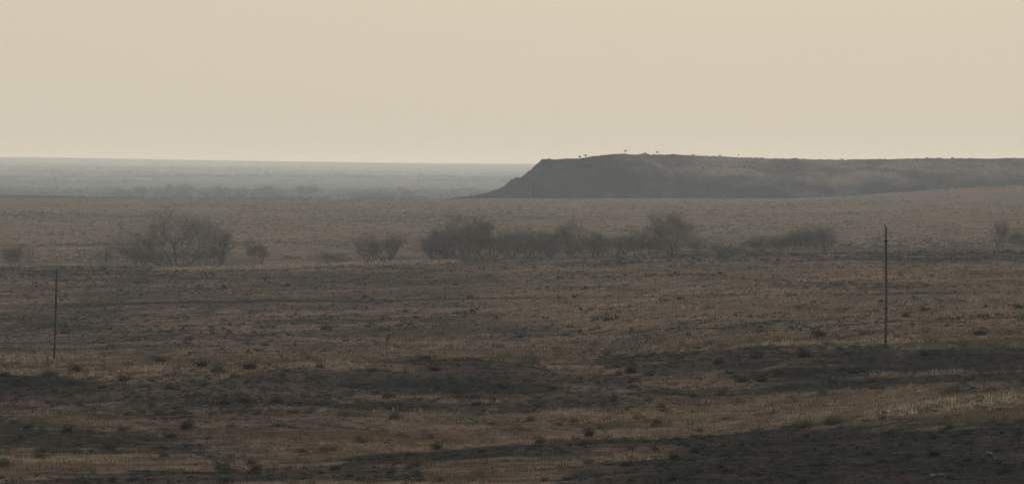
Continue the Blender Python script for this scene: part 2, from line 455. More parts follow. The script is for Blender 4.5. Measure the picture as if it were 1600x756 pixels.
cap = np.clip((mx - 845) / 40, 0, 1)                      # 1 where the flat caprock runs
up = np.clip((mx - 930) / 120, 0, 1)                      # gentle grassy upper slope to the right
sv_ = np.concatenate([np.linspace(0, 1, 90), 1 + np.linspace(0, 1, 24)[1:] * 1.0])
PM = []; CM = []
gul = fbm(XM / 38, XM * 0 + 9.1, 3, 201); gul2 = fbm(XM / 12, XM * 0 + 1.1, 3, 205)
for s in sv_:
    if s <= 1:
        # depth: steep foot, easing toward the rim
        split = .80 - .32 * up
        steep_d = 85.0; gentle_d = 22 + 110 * up
        t = np.clip(s / .62, 0, 1); t2 = np.clip((s - .62) / .38, 0, 1)
        yy = DB + steep_d * t + gentle_d * t2
        hh = split * t ** 1.08 + (1 - split) * (t2 ** .95)
        wv = math.sin(math.pi * min(s * 1.0, 1)) ** .7 if s < 1 else 0
        gx = fbm((XM + 22 * s) / 38, XM * 0 + 9.1, 3, 201); gx2 = fbm((XM - 8 * s) / 12, XM * 0 + s * .6, 3, 205)
        yy = yy + wv * (gx * 62 + gx2 * 12)
        led = np.clip((s - .86) / .02, 0, 1) - np.clip((s - .90) / .02, 0, 1)
        zz = zb + (ztop - zb) * hh + fbm(XM / 9, XM * 0 + s * 9, 3, 210) * 1.5 * wv - (2.2 * np.clip(1 - abs(s - .90) / .07, 0, 1)) * (1 - .8 * up) * (1 + fbm(XM / 6, XM * 0, 2, 77))
        # caprock ledge just under the rim at the nose
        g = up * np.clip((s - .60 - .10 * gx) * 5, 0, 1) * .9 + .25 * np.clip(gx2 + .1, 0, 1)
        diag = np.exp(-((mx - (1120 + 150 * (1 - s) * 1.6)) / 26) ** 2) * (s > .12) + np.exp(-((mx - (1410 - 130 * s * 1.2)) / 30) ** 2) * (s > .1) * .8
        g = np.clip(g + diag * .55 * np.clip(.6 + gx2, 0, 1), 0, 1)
    else:
        yy = DB + 85 + 22 + 110 * up + (s - 1) * 520
        zz = ztop - 1.2 * (s - 1) * 3 - (38 * np.clip((s - 1.8) / .2, 0, 1))
        g = np.full_like(mx, .7)
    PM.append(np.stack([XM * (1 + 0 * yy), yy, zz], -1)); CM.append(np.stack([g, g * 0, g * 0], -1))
PM = np.array(PM); CM = np.array(CM)
a, b_ = PM.shape[:2]; ii = np.arange(a * b_).reshape(a, b_)
qm = np.stack([ii[:-1, :-1], ii[:-1, 1:], ii[1:, 1:], ii[1:, :-1]], -1).reshape(-1, 4)
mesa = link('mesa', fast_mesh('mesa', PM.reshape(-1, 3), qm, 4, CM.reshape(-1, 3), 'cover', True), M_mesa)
mesa['kind'] = 'structure'
def rim_spot(px, back=0.0):
    i = int(np.argmin(abs(mx - px))); j = 89
    return Vector((PM[j, i, 0] , PM[j, i, 1] + back, PM[j, i, 2] - .1))

# ------------------------------------------------------------------ bare trees
def build_tree(seed, height=14.0, spread=1.0, stems=1, kind='spread', twigs=5200):
    rnd = random.Random(seed)
    tv, tf, cv, cf = [], [], [], []
    def tube(p, q, r0, r1, vs, fs, n=5):
        a = (q - p); L = a.length
        if L < 1e-4: return
        a.normalize(); u = a.orthogonal().normalized(); w = a.cross(u); base = len(vs)
        for c, r in ((p, r0), (q, r1)):
            for k in range(n):
                t = 2 * math.pi * k / n
                vs.append(tuple(c + (u * math.cos(t) + w * math.sin(t)) * r))
        for k in range(n):
            k2 = (k + 1) % n
            fs.append((base + k, base + k2, base + n + k2)); fs.append((base + k, base + n + k2, base + n + k))
    tips = []
    def grow(p, dirv, length, r, lvl):
        vs, fs = (tv, tf) if lvl <= 1 else (cv, cf)
        seg = 5 if lvl < 2 else 3; q = p; dv = dirv.copy()
        for i in range(seg):
            jit = .12 if lvl == 0 else .22
            dv = (dv + Vector((rnd.gauss(0, jit), rnd.gauss(0, jit), rnd.gauss(0, jit * .5) + (.09 if lvl else .02)))).normalized()
            nq = q + dv * (length / seg)
            if nq.z < .2: nq.z = .2 + rnd.random() * .2
            r0 = r * (1 - .6 * i / seg); r1 = r * (1 - .6 * (i + 1) / seg)
            tube(q, nq, r0, r1, vs, fs, 6 if lvl == 0 else (4 if lvl < 2 else 3))
            if lvl >= 1: tips.append((q.lerp(nq, rnd.random()), dv, lvl))
            q = nq
            if lvl < 4 and i >= (1 if lvl < 2 else 0):
                if rnd.random() < (.95 if lvl < 2 else .62):
                    ang = rnd.uniform(.35, .85) if kind == 'spread' else rnd.uniform(.25, .65)
                    ax = dv.orthogonal().normalized(); ax.rotate(Matrix.Rotation(rnd.uniform(0, 6.28), 3, dv))
                    d2 = dv.copy(); d2.rotate(Matrix.Rotation(ang, 3, ax))
                    d2 = (d2 + Vector((0, 0, .15))).normalized()
                    grow(q, d2, length * rnd.uniform(.5, .78), r1 * .5, lvl + 1)
        if lvl < 4: grow(q, dv, length * .55, r * .38, lvl + 1)
        else: tips.append((q, dv, 5)); tips.append((q, dv, 5))
    for s_ in range(stems):
        az = 6.283 * s_ / stems + rnd.uniform(-.5, .5)
        lean = (.08 + .80 * (((s_ * 7) % stems) / max(1, stems - 1)) + rnd.uniform(-.06, .06)) * spread if stems > 1 else .1
        if kind == 'bush': lean = .1 + .9 * ((s_ * 7) % stems) / stems
        dv = Vector((math.cos(az) * math.sin(lean), math.sin(az) * math.sin(lean), math.cos(lean)))
        base = Vector((math.cos(az) * .5 * (stems > 1) * rnd.uniform(.4, 1.6), math.sin(az) * .5 * (stems > 1), -.4))
        grow(base, dv, height * .38 * rnd.uniform(.8, 1.15), (.40 if stems == 1 else .17) * (.25 if kind == 'bush' else 1), 0)
    for n in range(twigs):
        p, dv, lv = tips[rnd.randrange(len(tips))]
        dd = (dv * .8 + Vector((rnd.gauss(0, .6), rnd.gauss(0, .6), rnd.gauss(.2, .4)))).normalized()
        L = rnd.uniform(.6, 2.0); w = rnd.uniform(.006, .014)
        sd = dd.orthogonal().normalized(); sd.rotate(Matrix.Rotation(rnd.uniform(0, 6.28), 3, dd))
        b0 = p; i0 = len(cv)
        cv.extend([tuple(b0 - sd * w), tuple(b0 + sd * w), tuple(b0 + dd * L)]); cf.append((i0, i0 + 1, i0 + 2))
    tv = np.array(tv); cv = np.array(cv)
    top = max(np.percentile(cv[:, 2], 99.6), .1); sc = height / top
    xs = np.abs(cv[:, :2]).max()
    tm = fast_mesh('trunk', tv * sc, np.array(tf)); cm = fast_mesh('crown', cv * sc, np.array(cf))
    tm.materials.append(M_bark); cm.materials.append(M_twig)
    wid = (np.percentile(cv[:, 0], 98) - np.percentile(cv[:, 0], 2)) * sc
    return tm, cm, height, wid
ARCH = {
 'a0': build_tree(3, 14, 1.25, 9, 'spread', 9000),
 'a1': build_tree(8, 14, .85, 5, 'spread', 8000),
 'a2': build_tree(21, 13, .8, 4, 'spread', 8000),
 'b0': build_tree(34, 12, .7, 6, 'vase', 4500),
 'b1': build_tree(47, 12, .9, 8, 'vase', 4800),
 'b2': build_tree(59, 12, .55, 5, 'vase', 4500),
 'c0': build_tree(61, 6, 1.0, 10, 'bush', 2300),
 'c1': build_tree(74, 6, 1.0, 11, 'bush', 2300),
}
def tree(name, arch, px, row_base, h_px, w_px, D, label, cat, group, rz):
    tm, cm, h, w = ARCH[arch]
    p = spot(px, D)
    z_base = p.z
    row_g = YH - F * z_base / D
    H = (h_px + max(row_g - row_base, 0)) / F * D
    Wd = w_px / F * D
    root = link(name, None, loc=(p.x, p.y, p.z - .1))
    root.rotation_euler = (0, 0, rz)
    kx = Wd / w * 1.0
    root.scale = (kx, kx, H / h)
    t = bpy.data.objects.new('trunk', tm); c = bpy.data.objects.new('crown', cm)
    for o in (t, c): C.objects.link(o); o.parent = root
    tag(root, label, cat, group); return root
GT = 'bare cottonwoods and brush along the creek draw'
TREES = [
 ('brush_thicket','c0', 22,411, 30, 44, 955,'low hazy bare thicket at the far left edge of the draw','thicket'),
 ('bare_tree','b2', 166,414, 30, 30, 985,'faint thin bare tree left of the leaning tree in the draw','tree'),
 ('bare_tree','b2', 218,417, 44, 52, 950,'low bare tree with limbs leaning left, just left of the biggest lone tree','tree'),
 ('bare_tree','a0', 276,417, 92, 158, 945,'biggest lone bare tree at left with wide rounded crown and forking limbs','tree'),
 ('bare_tree','b0', 344,417, 62, 46, 960,'upright bare tree touching the right side of the biggest lone tree','tree'),
 ('bare_tree','a2', 405,415, 37, 36, 950,'small round bare tree alone right of the biggest lone tree','tree'),
 ('brush_thicket','c1', 514,412, 20, 44, 935,'small dark low bush beside the pale stake on the grass edge','bush'),
 ('bare_tree','b1', 580,412, 44, 64, 950,'left tree of the pair with dark close stems left of the main grove','tree'),
 ('bare_tree','b1', 606,412, 50, 60, 965,'right tree of the pair with dark close stems left of the main grove','tree'),
 ('bare_tree','b2', 678,408, 50, 44, 940,'lower bare tree at the left end of the main grove','tree'),
 ('bare_tree','a0', 722,408, 80, 98, 960,'tallest bare tree of the main grove with dense twiggy top','tree'),
 ('bare_tree','b0', 700,407, 52, 52, 935,'dense bare tree in front of the left half of the main grove','tree'),
 ('bare_tree','a1', 765,406, 68, 74, 950,'broad bare tree just right of the tallest grove tree','tree'),
 ('bare_tree','b1', 797,406, 52, 50, 940,'bare tree with pale sky gaps between stems at the grove centre','tree'),
 ('bare_tree','b2', 830,405, 54, 50, 960,'bare upright tree at the right end of the main grove','tree'),
 ('bare_tree','b0', 856,405, 46, 52, 955,'bare tree bridging the main grove and the long middle thicket','tree'),
 ('brush_thicket','c0', 862,404, 26, 46, 945,'low brush filling the gap right of the main grove','thicket'),
 ('bare_tree','b0', 893,403, 58, 62, 950,'leftmost taller tree of the long dark middle thicket','tree'),
 ('bare_tree','b2', 930,402, 44, 50, 955,'middle tree of the long dark middle thicket','tree'),
 ('brush_thicket','c1', 912,402, 28, 70, 935,'dense brush at the foot of the long dark middle thicket','thicket'),
 ('bare_tree','b1', 970,401, 42, 54, 945,'dark bushy tree at the right of the middle thicket','tree'),
 ('bare_tree','b2', 1002,401, 44, 44, 955,'narrow dark tree directly left of the open V-limbed tree','tree'),
 ('bare_tree','a1', 1050,400, 72, 96, 940,'open V-limbed bare tree with a long branch reaching right','tree'),
 ('brush_thicket','c0', 1094,399, 26, 40, 950,'low brush under the reaching branch of the V-limbed tree','thicket'),
 ('brush_thicket','c1', 1136,397, 14, 50, 950,'very low faint brush between the V-limbed tree and right thicket','thicket'),
 ('bare_tree','b0', 1188,395, 30, 40, 950,'small pale tree at the left end of the right thicket','tree'),
 ('brush_thicket','c0', 1232,395, 31, 66, 955,'long low brush in the middle of the right thicket','thicket'),
 ('brush_thicket','c1', 1266,394, 40, 60, 945,'dense dark brush of the right thicket, near its right end','thicket'),
 ('bare_tree','b0', 1290,394, 41, 42, 955,'bare tree closing the right end of the right thicket','tree'),
 ('brush_thicket','c0', 316,416, 30, 60, 965,'low soft brush behind the right foot of the biggest lone tree','thicket'),
 ('brush_thicket','c1', 246,417, 24, 56, 970,'low brush between the leaning tree and the biggest lone tree','thicket'),
 ('brush_thicket','c1', 690,407, 34, 80, 925,'broad brush at the foot of the tallest grove tree','thicket'),
 ('brush_thicket','c0', 745,406, 42, 70, 970,'tall dense brush in the heart of the main grove','thicket'),
 ('brush_thicket','c1', 815,405, 34, 70, 925,'brush along the foot of the right half of the main grove','thicket'),
 ('brush_thicket','c0', 950,402, 30, 90, 965,'dense brush behind the right half of the middle thicket','thicket'),
 ('brush_thicket','c1', 1025,400, 30, 60, 960,'brush between the narrow dark tree and V-limbed tree','thicket'),
 ('brush_thicket','c0', 1205,394, 22, 60, 965,'low brush under the small pale tree of the right thicket','thicket'),
 ('bare_tree','b2', 1491,388, 14, 9, 960,'tiny thin lone sapling on the plain right of the tall pole','tree'),
 ('bare_tree','b0', 1561,388, 48, 32, 950,'upright hazy bare tree near the right edge of the photograph','tree'),
 ('brush_thicket','c0', 1590,386, 27, 36, 955,'low pale brush cut by the right edge of the photograph','thicket'),
]
for i, (nm, a_, px, rb, hp, wp, D, lab, cat) in enumerate(TREES):
    tree(nm, a_, px, rb, hp, wp, D, lab, cat, GT, rz=i * 1.7)
GF = 'faint far trees in the valley beyond the plain'
FAR = [
 ('b1', 192, 311, 18, 24, 'faint small far tree at the left end of the far valley row'),
 ('a2', 222, 311, 20, 26, 'faint far tree second from the left of the far valley row'),
 ('a1', 262, 312, 26, 38, 'faint far tree above the biggest lone tree, left of the far twin'),
 ('b0', 290, 312, 25, 30, 'faint far tree above the biggest lone tree, right of the far twin'),
 ('b2', 322, 313, 20, 26, 'low faint far tree filling the gap in the left far grove'),
 ('b1', 350, 313, 24, 32, 'faint far tree with visible upright stems in the left far grove'),
 ('a0', 378, 314, 22, 30, 'faint far tree of the left far grove before the spreading one'),
 ('a1', 412, 315, 25, 42, 'faint far tree with a spreading V crown, right of the far grove'),
 ('a2', 479, 315, 24, 38, 'faint round far tree standing alone on the valley floor'),
 ('c0', 556, 316, 14, 34, 'very faint low far bush left of the pale valley gap'),
 ('c1', 590, 315, 16, 34, 'very faint low far bush right of the pale valley gap'),
 ('b2', 634, 314, 22, 24, 'faint lone far tree with two stems nearest the mesa toe'),
]
for i, (a_, px, rb, hp, wp, lab) in enumerate(FAR):
    tree('far_tree', a_, px, rb, hp, wp, 4300 + (i * 53) % 260, lab, 'tree', GF, rz=i * 2.3)

# ------------------------------------------------------------------ leafy clumps: sagebrush and junipers
def clump(seed, n, rad, h, leaf, col, flat=.55, base=0.0, core=False):
    """n small leaf clusters (one triangle each) through a lumpy dome"""
    r = np.random.default_rng(seed)
    k = 7
    lob = np.stack([r.uniform(-.42, .42, k) * rad, r.uniform(-.42, .42, k) * rad, base + h * r.uniform(.15, .6, k)], 1)
    lr = r.uniform(.35, .6, k) * rad
    w = r.integers(0, k, n)
    d_ = r.normal(0, 1, (n, 3)); d_ /= np.linalg.norm(d_, axis=1)[:, None]
    rr = r.uniform(.35, 1, n) ** .5
    c = lob[w] + d_ * (lr[w] * rr)[:, None] * np.array([1, 1, flat * h / rad * 1.1])
    c[:, 2] = np.clip(c[:, 2], base + .02, None)
    u = r.normal(0, 1, (n, 3)); u /= np.linalg.norm(u, axis=1)[:, None]
    v = np.cross(u, r.normal(0, 1, (n, 3))); v /= np.linalg.norm(v, axis=1)[:, None]
    sz = leaf * r.uniform(.6, 1.4, n)[:, None]
    V = np.stack([c - v * sz * .6, c + v * sz * .6, c + u * sz * 1.2], 1).reshape(-1, 3)
    t = np.repeat(col * r.uniform(.65, 1.35, n)[:, None], 3, 0)
    Fc = np.arange(3 * n).reshape(n, 3)
    if core:                                    # dense woody heart of the bush
        hz = []; nf = []; A = 9; m0 = len(V)
        for q in range(4):
            for a in range(A):
                th = 6.2832 * a / A; el = q / 3.4 * 1.45
                rr2 = rad * .47 * r.uniform(.75, 1.2)
                hz.append((math.cos(th) * math.cos(el) * rr2, math.sin(th) * math.cos(el) * rr2, base + max(0, math.sin(el)) * h * .40 * r.uniform(.8, 1.15)))
        for q in range(3):
            for a in range(A):
                a2 = (a + 1) % A; i = m0 + q * A
                nf += [(i + a, i + a2, i + A + a2), (i + a, i + A + a2, i + A + a)]
        V = np.concatenate([V, np.array(hz)]); Fc = np.concatenate([Fc, np.array(nf)])
        t = np.concatenate([t, np.repeat(col[None] * .8, len(hz), 0)])
    return V, Fc, t
def stems_mesh(seed, h, n=9, r0=.02, mat=M_bark):
    rd = random.Random(seed); V = []; Fc = []
    for k in range(n):
        az = rd.uniform(0, 6.28); ln = rd.uniform(.1, .9)
        q = Vector((math.cos(az) * math.sin(ln), math.sin(az) * math.sin(ln), math.cos(ln))) * h * .8
        b0 = len(V)
        for c, r in ((Vector((0, 0, -.05)), r0), (q, r0 * .4)):
            for j in range(3): V.append((c.x + math.cos(j * 2.09) * r, c.y + math.sin(j * 2.09) * r, c.z))
        for j in range(3):
            j2 = (j + 1) % 3; Fc += [(b0 + j, b0 + j2, b0 + 3 + j2), (b0 + j, b0 + 3 + j2, b0 + 3 + j)]
    me = fast_mesh('stems', np.array(V), np.array(Fc)); me.materials.append(mat); return me
SAGE = np.array([.085, .094, .088]); DARKS = np.array([.054, .060, .059]); BROWN = np.array([.100, .086, .073])
shapes = []
for s_ in range(8):
    base_c = [SAGE, DARKS, SAGE * 1.15, DARKS * .8, SAGE * .9, BROWN, DARKS, SAGE][s_]
    V, Fc, t = clump(100 + s_, 420, .5, .55, .034, base_c, core=True)
    me = fast_mesh('sagebrush', V, Fc, 3, t); me.materials.append(M_sage)
    shapes.append((me, stems_mesh(s_, .5)))
def bush(name, px, D, rad, h, k, label, group=None, cat='bush', stems=True):
    p = spot(px, D); me, sm = shapes[k % 8]
    o = link(name, me, loc=(p.x, p.y, p.z - .02)); o.scale = (rad / .5, rad / .5, h / .55); o.rotation_euler = (0, 0, random.random() * 6.28)
    tag(o, label, cat, group)
    if stems:
        s_ = bpy.data.objects.new('stems', sm); C.objects.link(s_); s_.parent = o
    return o
# bushes the photograph singles out
LAND = [
 (985, 583, 1.05, 1.2, 3, 'dark round bush standing alone on the brown slope above the swale'),
 (920, 682, .62, .85, 1, 'small dark bush on the pale grass strip just above the dark foreground bank'),
 (682, 702, .55, .6, 3, 'small dark tuft bush on the edge of the dark bank, left of centre'),
 (290, 672, .95, .95, 1, 'large dark green bush in the left part of the swale'),
 (105, 676, .85, .75, 3, 'dark bush among tan grass near the left edge of the swale'),
 (267, 684, .7, .6, 6, 'low dark bush just below the large green bush in the left swale'),
 (116, 580, 1.2, .9, 1, 'dark bush on the bank top right of the foot of the thin left pole'),
 (316, 573, 1.3, .9, 3, 'dark bush on the bank top right of the reddish bare strip'),
 (390, 576, 1.3, .9, 6, 'dark green bush at the left end of the pale grass bank crest'),
 (250, 566, 1.4, 1.0, 1, 'wide dark bush on the bank top in the middle left of the photo'),
 (931, 501, 1.1, .9, 3, 'left one of two dark bushes side by side on the open plateau'),
 (947, 501, 1.0, .9, 1, 'right one of two dark bushes side by side on the open plateau'),
 (1282, 528, 1.6, 1.3, 1, 'dark green bush with pale grass beside it, left of the tall pole foot'),
 (1530, 524, 1.4, 1.1, 6, 'dark bush on the plateau edge right of the tall pole'),
 (632, 488, 1.2, 1.0, 6, 'dark bush on the plateau straight below the dark paired trees'),
 (1415, 495, 1.0, .9, 3, 'dark bush a little right of the middle of the tall pole'),
 (1445, 486, 1.1, .9, 6, 'grey green bush up and right of the middle of the tall pole'),
 (1062, 468, 1.2, 1., 6, 'grey bush on the faint dark track line in the right plateau'),
 (735, 466, 1.4, 1.1, 3, 'dark bush at the right end of the dark ditch line'),
 (1122, 568, .9, .8, 1, 'dark bush on the brown patch below the right dark belt'),
 (1160, 596, 1., .8, 6, 'low dark bush in the brown swale right of centre'),
]
for i, (px, row, rad, h, k, lab) in enumerate(LAND):
    D = find_D(px, row)
    bush('sagebrush', px, D, rad * .75, h * .75, k, lab)

# ------------------------------------------------------------------ scattered sagebrush
def field_at(px, D):
    z = ground_z(px, D); py = YH - F * z / D
    Xw = (px - 800) / F * D
    L, Dk, Rd = cover(px, py, Xw, D)
    return z, py, L, Dk, Rd
N = 215000
uD = rng.random(N); D_ = np.sqrt(112.0 ** 2 + uD * (862.0 ** 2 - 112.0 ** 2))
px_ = rng.uniform(-400, 2000, N)
ND = 60000
D_ = np.concatenate([D_, np.sqrt(112.0 ** 2 + rng.random(ND) * (300.0 ** 2 - 112.0 ** 2))]); px_ = np.concatenate([px_, rng.uniform(-350, 1950, ND)]); N += ND
# thin out with distance less than area would give
z_, py_, L_, K_, R_ = field_at(px_, D_)
Xw_ = (px_ - 800) / F * D_
patch = fbm(Xw_ / 11, D_ / 11, 3, 301) + .7 * fbm(Xw_ / 3.5, D_ / 5, 2, 303) * (D_ < 320)
prob = np.clip(.10 + .85 * K_ * (D_ < 320) + .55 * K_ * (D_ >= 320) + .45 * np.clip(patch, 0, 1) - .12 * L_, .015, 1) * np.clip(1.25 - D_ / 1500, .5, 1) * .55
keep = rng.random(N) < prob
px_, D_, z_, py_, L_, K_, R_, Xw_ = [q[keep] for q in (px_, D_, z_, py_, L_, K_, R_, Xw_)]
ns = len(px_)
rad_ = rng.lognormal(math.log(.34), .40, ns) * np.where(D_ > 640, 1.1, np.where(D_ > 300, .85, np.where(D_ < 200, .56, .72))); rad_ = np.clip(rad_ * np.where(K_ > .5, .72, 1.0) , .13, 1.3)
# visibility from the camera's place: on the lens side of every crest
def visible(px, D, z):
    Dk = np.exp(np.linspace(math.log(105), math.log(880), 160))
    Pg = np.linspace(-240, 1840, 60); G, Dm = np.meshgrid(Pg, Dk)
    ang = ground_z(G.ravel(), Dm.ravel()).reshape(G.shape) / Dm
    run = np.maximum.accumulate(ang, 0)
    r = np.clip(np.searchsorted(Dk, D) - 2, 0, 159); c = np.clip(((px + 240) / 2080 * 59).round().astype(int), 0, 59)
    return (z + .5) / D > run[r, c] - .0002
vis = visible(px_, D_, z_) & (px_ > 2) & (px_ < 1598) & (py_ < 756)
order = np.where(vis)[0]; order = order[np.argsort(-(rad_[order] / D_[order]))][:279]
ind = np.zeros(ns, bool); ind[order] = True
REG = [
 (lambda p, d, y: (d < 172) & (p > 700), 'dark sagebrush on the nearest bank', 'sagebrush on the near right bank'),
 (lambda p, d, y: d < 172, 'sagebrush on the nearest ground', 'sagebrush on the near left ground'),
 (lambda p, d, y: (d < 236), 'sagebrush in tan grass on the floor of the swale', 'sagebrush in the swale'),
 (lambda p, d, y: (d < 275), 'sagebrush on the dark face of the bank beyond the swale', 'sagebrush on the far bank'),
 (lambda p, d, y: True, 'sagebrush on the open plateau behind the poles', 'sagebrush on the plateau'),
]
for j in order:
    for fn, lab, grp in REG:
        if bool(fn(px_[j], D_[j], py_[j])): break
    zone = ['at far left', 'left of centre', 'near centre', 'right of centre', 'at far right'][int(np.clip(px_[j] / 320, 0, 4))]
    size = 'larger' if rad_[j] > .62 else 'smaller'
    lab = size + ' ' + lab + ', ' + zone
    p = Vector((Xw_[j], D_[j], z_[j])); k = random.choice([1, 3, 6] if K_[j] > .5 else [0, 1, 2, 4, 4, 5, 6, 7])
    o = bpy.data.objects.new('sagebrush', shapes[k][0]); C.objects.link(o)
    o.location = (p.x, p.y, p.z - .03); hh = rad_[j] * random.uniform(.6, .95)
    o.scale = (rad_[j] / .5, rad_[j] / .5, hh / .55); o.rotation_euler = (0, 0, random.random() * 6.28)
    tag(o, lab, 'bush', grp)
rest = np.where(~ind)[0]
def bake(rest):
    Vs, Ts = [], []
    protoN, protoF = [], []
    for s_ in range(6):
        protoN.append(clump(500 + s_, 34, 1., 1.05, .19, np.ones(3))); protoF.append(clump(600 + s_, 12, 1., 1.05, .40, np.ones(3)))
    for near in (True, False):
        for s_ in range(6):
            V, Fc, t = (protoN if near else protoF)[s_]
            sel = rest[(rest % 6 == s_) & ((D_[rest] < 330) == near)]
            if not len(sel): continue
            a = rng.uniform(0, 6.28, len(sel)); c, s = np.cos(a), np.sin(a); rd = rad_[sel]
            hz = rd * rng.uniform(.5, .95, len(sel))
            vx = (V[None, :, 0] * c[:, None] - V[None, :, 1] * s[:, None]) * rd[:, None] + Xw_[sel][:, None]
            vy = (V[None, :, 0] * s[:, None] + V[None, :, 1] * c[:, None]) * rd[:, None] + D_[sel][:, None]
            vz = V[None, :, 2] * hz[:, None] + z_[sel][:, None] - .03
            Vs.append(np.stack([vx, vy, vz], -1).reshape(-1, 3))
            m = rng.random(len(sel))
            col = np.where((m < .45)[:, None], SAGE, np.where((m < .8)[:, None], DARKS, BROWN))
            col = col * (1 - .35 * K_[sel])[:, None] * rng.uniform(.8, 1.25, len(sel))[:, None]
            Ts.append((col[:, None, :] * t[None]).reshape(-1, 3))
    V = np.concatenate(Vs); T = np.concatenate(Ts)
    return fast_mesh('sagebrush_cover', V, np.arange(len(V)).reshape(-1, 3), 3, T)
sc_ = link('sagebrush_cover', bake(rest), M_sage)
tag(sc_, 'grey green and dark low sagebrush scattered over slopes and plateau', 'scrub', kind='stuff')

# low scrub dotting the plain behind the creek and the mesa slopes
def dots(name, P, rad, hgt, col, label, tris=7, seed=0, mat=None):
    r = np.random.default_rng(seed); n = len(P)
    u = r.normal(0, 1, (n, tris, 3)); u /= np.linalg.norm(u, axis=2)[:, :, None]
    v = np.cross(u, r.normal(0, 1, (n, tris, 3))); v /= np.linalg.norm(v, axis=2)[:, :, None]
    c = r.normal(0, .42, (n, tris, 3)); c[:, :, 2] = r.uniform(.1, .75, (n, tris))
    S3 = np.stack([rad, rad, hgt], -1)[:, None, :]
    T = np.stack([c - v * .35, c + v * .35, c + u * .55], 2)
    T[..., 2] = np.maximum(T[..., 2], 0)
    V = P[:, None, None, :] + T * S3[:, :, None, :]
    tt = np.repeat((col[:, None, :] * r.uniform(.75, 1.25, (n, tris, 1)))[:, :, None, :], 3, 2)
    V = V.reshape(-1, 3)
    o = link(name, fast_mesh(name, V, np.arange(len(V)).reshape(-1, 3), 3, tt.reshape(-1, 3)), mat or M_sage)
    tag(o, label, 'scrub', kind='stuff')
n_ = 42000; rr_ = np.random.default_rng(77)
Dm = 1040 * np.exp(rr_.random(n_) * math.log(2740 / 1040)); pm = rr_.uniform(-200, 1800, n_)
Xm = (pm - 800) / F * Dm
k_ = rr_.random(n_) < np.clip(.45 + 1.0 * fbm(Xm / 60, Dm / 160, 3, 88), .08, 1)
Dm, pm, Xm = Dm[k_], pm[k_], Xm[k_]; n_ = len(Dm)
cm_ = np.where((rr_.random(n_) < .62)[:, None], np.array([.096, .094, .094]), np.array([.27, .232, .215]))
dots('plain_scrub', np.stack([Xm, Dm, ground_z(pm, Dm) - .05], -1), rr_.uniform(.5, 1.9, n_), rr_.uniform(.2, .6, n_) * (Dm / 1500) ** .3, cm_, 'tiny dark and tan scrub dotting the plain behind the creek trees', 6, 5)
n_ = 9000
Df = 3950 * np.exp(rr_.random(n_) ** 1.3 * math.log(15500 / 3950)); pf = rr_.uniform(-220, 1000, n_); Xf = (pf - 800) / F * Df
near_ = rr_.random(n_) < .05
Df[near_] = rr_.uniform(4150, 4700, near_.sum()); pf[near_] = rr_.choice([205., 280., 335., 390., 420., 480., 580., 640.], near_.sum()) + rr_.normal(0, 22, near_.sum())
Xf = (pf - 800) / F * Df
k_ = near_ | (rr_.random(n_) < np.clip(-.05 + 1.9 * fbm(Xf / 1500, Df / 420, 4, 188), .02, 1) * np.clip((Df - 4300) / 1500, .12, 1))
Df, pf, Xf, near_ = Df[k_], pf[k_], Xf[k_], near_[k_]; n_ = len(Df)
dots('far_scrub', np.stack([Xf, Df, ground_z(pf, Df) - .3], -1), np.where(near_, rr_.uniform(3, 9, n_), rr_.uniform(8, 38, n_)), np.where(near_, rr_.uniform(2, 5, n_), rr_.uniform(2, 6, n_)), np.repeat(np.array([[.045, .045, .042]]), n_, 0), 'hazy belts of brush along the far valley and plain', 14, 9)
n_ = 3600; i1 = rr_.integers(0, 86, n_); i2 = rr_.integers(20, 900, n_)
i1[:700] = rr_.integers(86, 92, 700)
Pm = PM[i1, i2] + rr_.normal(0, .5, (n_, 3)) * np.array([1, 1, 0])
k_ = (Pm[:, 2] > -34); Pm = Pm[k_]; i1 = i1[k_]; n_ = len(Pm)
dots('mesa_scrub', Pm - np.array([0, 0, .25]), rr_.uniform(.6, 1.7, n_), rr_.uniform(.4, 1.3, n_) * np.where(i1 > 85, .5, 1), np.where((rr_.random(n_) < .75)[:, None], np.array([.016, .018, .019]), np.array([.080, .072, .067])), 'dark scrub and rocks dotting the mesa slope and rim', 8, 6)

